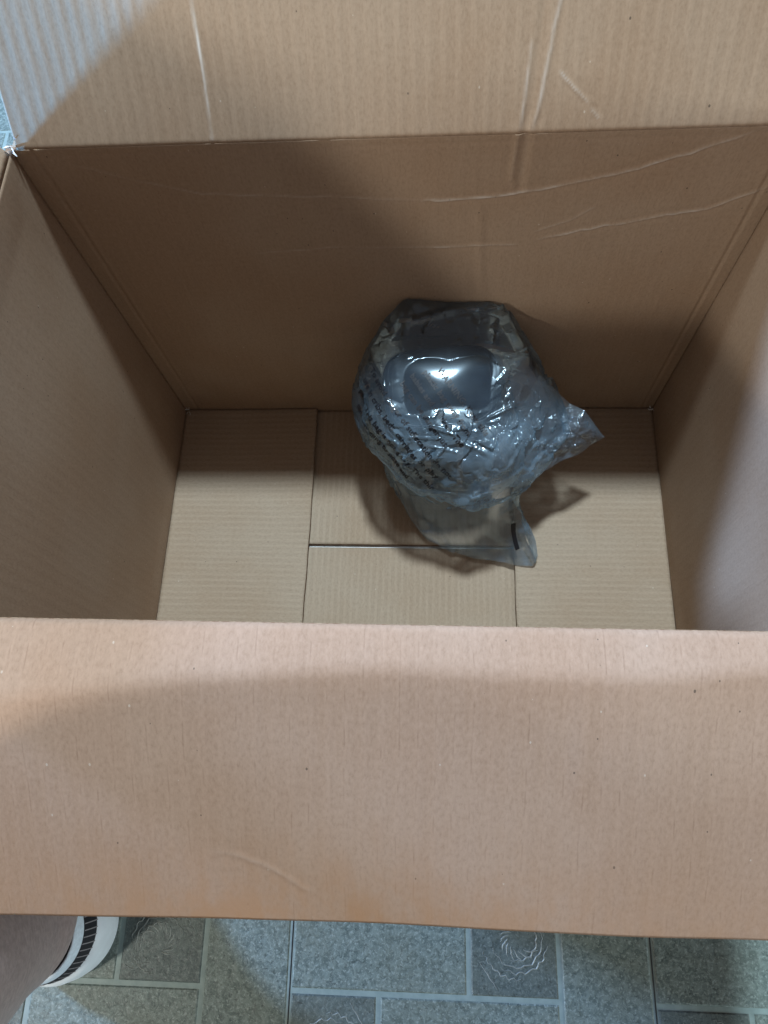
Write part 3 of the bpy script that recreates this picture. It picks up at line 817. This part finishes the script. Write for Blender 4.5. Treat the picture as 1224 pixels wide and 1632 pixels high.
bvh = BVHTree.FromPolygons([Vector(v) for v in X.reshape(-1, 3)], faces.tolist())

# printed warning text, wrapped onto the film
m_ink = plain('black_ink', (0.008, 0.009, 0.014), 0.5, 200, 0.1)
def print_on_film(name, body_txt, origin, base, upv, size):
    base = Vector(base).normalized(); upv = Vector(upv); upv = (upv - base * upv.dot(base)).normalized(); nrm = base.cross(upv).normalized()
    cu_ = bpy.data.curves.new(name, 'FONT'); cu_.body = body_txt; cu_.size = size; cu_.resolution_u = 2; cu_.space_character = 1.05
    cu_.offset = size * 0.028
    to = bpy.data.objects.new(name, cu_); COL.objects.link(to)
    dg = bpy.context.evaluated_depsgraph_get()
    m2 = bpy.data.meshes.new_from_object(to.evaluated_get(dg))
    bpy.data.objects.remove(to); bpy.data.curves.remove(cu_)
    bm = bmesh.new(); bm.from_mesh(m2); bpy.data.meshes.remove(m2)
    bmesh.ops.triangulate(bm, faces=bm.faces[:])
    for _ in range(1):
        long_e = [e for e in bm.edges if e.calc_length() > 0.0011]
        if long_e: bmesh.ops.subdivide_edges(bm, edges=long_e, cuts=1)
    bmesh.ops.triangulate(bm, faces=bm.faces[:])
    dead = []
    o0 = Vector(origin)
    for v in bm.verts:
        p = o0 + base * v.co.x + upv * v.co.y
        hit, hn, _, _ = bvh.ray_cast(p + nrm * 0.12, -nrm, 0.3)
        if hit is None: dead.append(v)
        else: v.co = hit + nrm * 0.00035
    bmesh.ops.delete(bm, geom=dead, context='VERTS')
    bad = [f for f in bm.faces if max((e.calc_length() for e in f.edges)) > 0.004]
    bmesh.ops.delete(bm, geom=bad, context='FACES')
    me_ = bpy.data.meshes.new(name); bm.to_mesh(me_); bm.free(); me_.materials.append(m_ink)
    o = link_mesh(name, me_, bag); o.location = (-0.285, -0.22, 0); return o

BASE = (0.60, -0.73, -0.32); UPV = (0.75, 0.45, 0.48)
b_ = Vector(BASE).normalized(); u_ = Vector(UPV); u_ = (u_ - b_ * u_.dot(b_)).normalized()
ctr = Vector((0.258, 0.214, 0.140))
LINES = [
    (0.043, -0.024, 'WARNING: Keep this'),
    (0.033, -0.030, 'plastic bag away from'),
    (0.023, -0.034, 'babies and children. The'),
    (0.013, -0.034, 'bag can be dangerous'),
    (-0.003, -0.060, 'To avoid danger of suffocation do not'),
    (-0.014, -0.058, 'use in cribs, beds, carriages or play'),
    (-0.025, -0.054, 'pens. This bag is not a toy. The thin'),
    (-0.037, -0.046, 'film may cling to nose and'),
]
for dy, dx, s in LINES:
    print_on_film('printed_text', s, ctr + u_ * dy + b_ * dx, BASE, UPV, 0.0070)

# short black stroke printed on the skirt
def film_stroke(pts, w):
    bm = bmesh.new(); prev = None
    nrm = Vector((0.12, -0.45, 0.88)).normalized()
    m_ = len(pts)
    for i, p in enumerate(pts):
        a = Vector(pts[max(i - 1, 0)]); b = Vector(pts[min(i + 1, m_ - 1)]); d = (b - a).normalized(); s = d.cross(nrm).normalized() * w
        row = []
        for q in (p + s, p - s):
            hit = bvh.ray_cast(q + nrm * 0.1, -nrm, 0.3)[0]
            row.append(bm.verts.new((hit if hit else q) + nrm * 0.0005))
        if prev: bm.faces.new((prev[0], row[0], row[1], prev[1]))
        prev = row
    me_ = bpy.data.meshes.new('printed_mark'); bm.to_mesh(me_); bm.free(); me_.materials.append(m_ink)
    o = link_mesh('printed_mark', me_, bag); o.location = (-0.285, -0.22, 0)
film_stroke([Vector((0.3465 + 0.006 * (t / 9) ** 1.6, 0.166 - 0.019 * t / 9, 0.03 - 0.022 * t / 9)) for t in range(10)], 0.0021)

# ================================================================== PERSON (lower leg, knee and thigh) with shoe
person = tag(empty('person', (-0.04, -0.19, FLOOR_Z)), 'bare leg of a person in a white shoe with a black ribbed stripe', 'person')
def world_child(o, par):
    o.parent = par; o.matrix_parent_inverse = Matrix.Translation(-Vector(par.location)) if par is person else Matrix.Identity(4)

def loft(name, rings, seg, mat, parent, cap=True, inv=None):
    """rings: list of (centre, axis_x, axis_y) -> ellipses"""
    vs, fs = [], []
    for c_, ax, ay in rings:
        for k in range(seg):
            a = 2 * math.pi * k / seg
            vs.append(Vector(c_) + Vector(ax) * math.cos(a) + Vector(ay) * math.sin(a))
    for i in range(len(rings) - 1):
        for k in range(seg):
            fs.append((i * seg + k, i * seg + (k + 1) % seg, (i + 1) * seg + (k + 1) % seg, (i + 1) * seg + k))
    if cap:
        fs.append(tuple(range(seg))[::-1]); fs.append(tuple((len(rings) - 1) * seg + k for k in range(seg)))
    me_ = bpy.data.meshes.new(name); me_.from_pydata([tuple(v) for v in vs], [], fs); me_.update()
    for p_ in me_.polygons: p_.use_smooth = True
    me_.materials.append(mat)
    o = link_mesh(name, me_, parent)
    o.location = -Vector(person.location) if inv is None else inv
    return o

m_skin = plain('skin', (0.36, 0.27, 0.25), 0.5, 240, 0.14, 0.0004)
m_short = plain('grey_cotton', (0.10, 0.10, 0.11), 0.9, 300, 0.15, 0.0006)
leg = [((-0.085, -0.075, 0.030), .030, .018), ((-0.068, -0.115, 0.040), .036, .030), ((-0.052, -0.158, 0.055), .038, .040), ((-0.042, -0.185, 0.075), .0385, .043), ((-0.038, -0.190, 0.100), .037, .043), ((-0.031, -0.190, 0.14), .040, .046),
       ((-0.022, -0.192, 0.20), .047, .053), ((-0.014, -0.192, 0.26), .051, .058), ((-0.010, -0.186, 0.31), .052, .058), ((-0.010, -0.178, 0.350), .053, .057), ((-0.012, -0.182, 0.385), .055, .058), ((-0.018, -0.212, 0.408), .058, .060), ((-0.03, -0.265, 0.418), .063, .064), ((-0.045, -0.34, 0.424), .070, .070), ((-0.06, -0.44, 0.430), .077, .076), ((-0.075, -0.55, 0.435), .082, .080)]
lp = np.array([np.r_[c_, a, b] for c_, a, b in leg]); lp = cr_open(lp, 90, 0.5)
rings = []
for i in range(len(lp)):
    d = Vector(lp[min(i + 1, len(lp) - 1), :3] - lp[max(i - 1, 0), :3]).normalized()
    ax = Vector((1, 0, 0)); ax = (ax - d * ax.dot(d)).normalized(); ay = d.cross(ax)
    rings.append((lp[i, :3], ax * lp[i, 3], ay * lp[i, 4]))
loft('body', rings, 40, m_skin, person)
srings = []
for i in range(66, len(lp)):
    c_, ax, ay = rings[i]
    srings.append((c_, ax * 1.10, ay * 1.10))
loft('shorts', srings, 40, m_short, person)

# shoe: horizontal outline around foot axis, heel at the near end, turned outwards
m_sole = plain('white_rubber', (0.84, 0.91, 0.95), 0.5, 60, 0.05)
m_upper = plain('white_canvas', (0.72, 0.82, 0.90), 0.8, 400, 0.08, 0.0003)
m_blackrib = plain('black_elastic', (0.010, 0.010, 0.014), 0.7, 300, 0.2)
m_thread = plain('grey_thread', (0.30, 0.28, 0.29), 0.8, 300, 0.1)
m_lining = plain('dark_lining', (0.02, 0.018, 0.024), 0.8, 200, 0.1)
heel = Vector((-0.0435, -0.196, 0)); fa = Vector((-math.sin(rad(20)), math.cos(rad(20)), 0)); fs_ = Vector((math.cos(rad(20)), math.sin(rad(20)), 0))
def outline(off, n_=96, taper=1.0):
    """shoe plan: list of (x,y) around; off shrinks it; heel arc first"""
    pts = []
    Ls = 0.200; wr = 0.0450
    for k in range(n_):
        a = 2 * math.pi * k / n_
        c_, s_ = math.cos(a), math.sin(a)       # c: along side, s: along length
        if s_ <= 0: ly_ = s_ * 0.0450; wx = wr
        else: ly_ = s_ * Ls; wx = wr + 0.004 * math.sin(math.pi * min(1, s_ * 1.1))
        q = 1.0 if s_ <= 0 else 0.9
        lx_ = math.copysign(abs(c_) ** q, c_) * wx
        r = math.hypot(lx_, ly_); f = max(0.0, (r - off) / r)
        pts.append(heel + fs_ * (lx_ * f) + fa * (ly_ * f))
    return pts
def shoe_shell(name, levels, mat, parent, cap_top=False, cap_bot=False, inv=None):
    vs, fs = [], []; n_ = 96
    for off, z, tilt in levels:
        for p_ in outline(off):
            along = (p_ - heel).dot(fa)
            vs.append((p_.x, p_.y, FLOOR_Z + z + tilt * max(0, along)))
    for i in range(len(levels) - 1):
        for k in range(n_):
            fs.append((i * n_ + k, i * n_ + (k + 1) % n_, (i + 1) * n_ + (k + 1) % n_, (i + 1) * n_ + k))
    if cap_bot: fs.append(tuple(range(n_))[::-1])
    if cap_top: fs.append(tuple((len(levels) - 1) * n_ + k for k in range(n_)))
    me_ = bpy.data.meshes.new(name); me_.from_pydata(vs, [], fs); me_.update()
    for p_ in me_.polygons: p_.use_smooth = len(p_.vertices) == 4
    me_.materials.append(mat); o = link_mesh(name, me_, parent)
    o.location = inv; return o
inv = -Vector(person.location)
shoe = shoe_shell('shoe', [(0.002, 0.0, 0), (0.0003, 0.004, 0), (0, 0.012, 0), (0.0010, 0.028, 0), (0.003, 0.0345, 0), (0.0054, 0.0365, 0)], m_sole, person, cap_bot=True, inv=inv)
z3 = Vector((0, 0, 0))
shoe_shell('stripe', [(0.0052, 0.0355, 0), (0.0054, 0.039, 0), (0.0064, 0.047, 0), (0.0078, 0.0548, 0)], m_blackrib, shoe, inv=z3)
shoe_shell('upper', [(0.0079, 0.0545, 0), (0.0080, 0.0555, -0.01), (0.0090, 0.060, -0.02), (0.0100, 0.0650, -0.03), (0.0110, 0.0665, -0.03), (0.0120, 0.0655, -0.03)], m_upper, shoe, inv=z3)
shoe_shell('collar', [(0.0116, 0.0664, -0.03), (0.0124, 0.0668, -0.03), (0.0134, 0.0645, -0.03), (0.015, 0.052, -0.02)], m_lining, shoe, inv=z3)
# ribs across the black stripe
ol = [outline(o_) for o_ in (0.0047, 0.0049, 0.0059, 0.0073)]
for k in range(0, 96):
    a = 2 * math.pi * k / 96
    if not (math.sin(a) < 0.62): continue
    if k % 2: continue
    bm = bmesh.new(); rows = []
    for o_, z in zip(ol, (0.0362, 0.039, 0.047, 0.0545)):
        p_ = o_[k]; t = (o_[(k + 1) % 96] - o_[k - 1]).normalized() * 0.00042
        rows.append((bm.verts.new((p_.x - t.x, p_.y - t.y, FLOOR_Z + z)), bm.verts.new((p_.x + t.x, p_.y + t.y, FLOOR_Z + z))))
    for i in range(3): bm.faces.new((rows[i][0], rows[i][1], rows[i + 1][1], rows[i + 1][0]))
    me_ = bpy.data.meshes.new('rib_thread'); bm.to_mesh(me_); bm.free(); me_.materials.append(m_thread)
    link_mesh('rib_thread', me_, shoe)
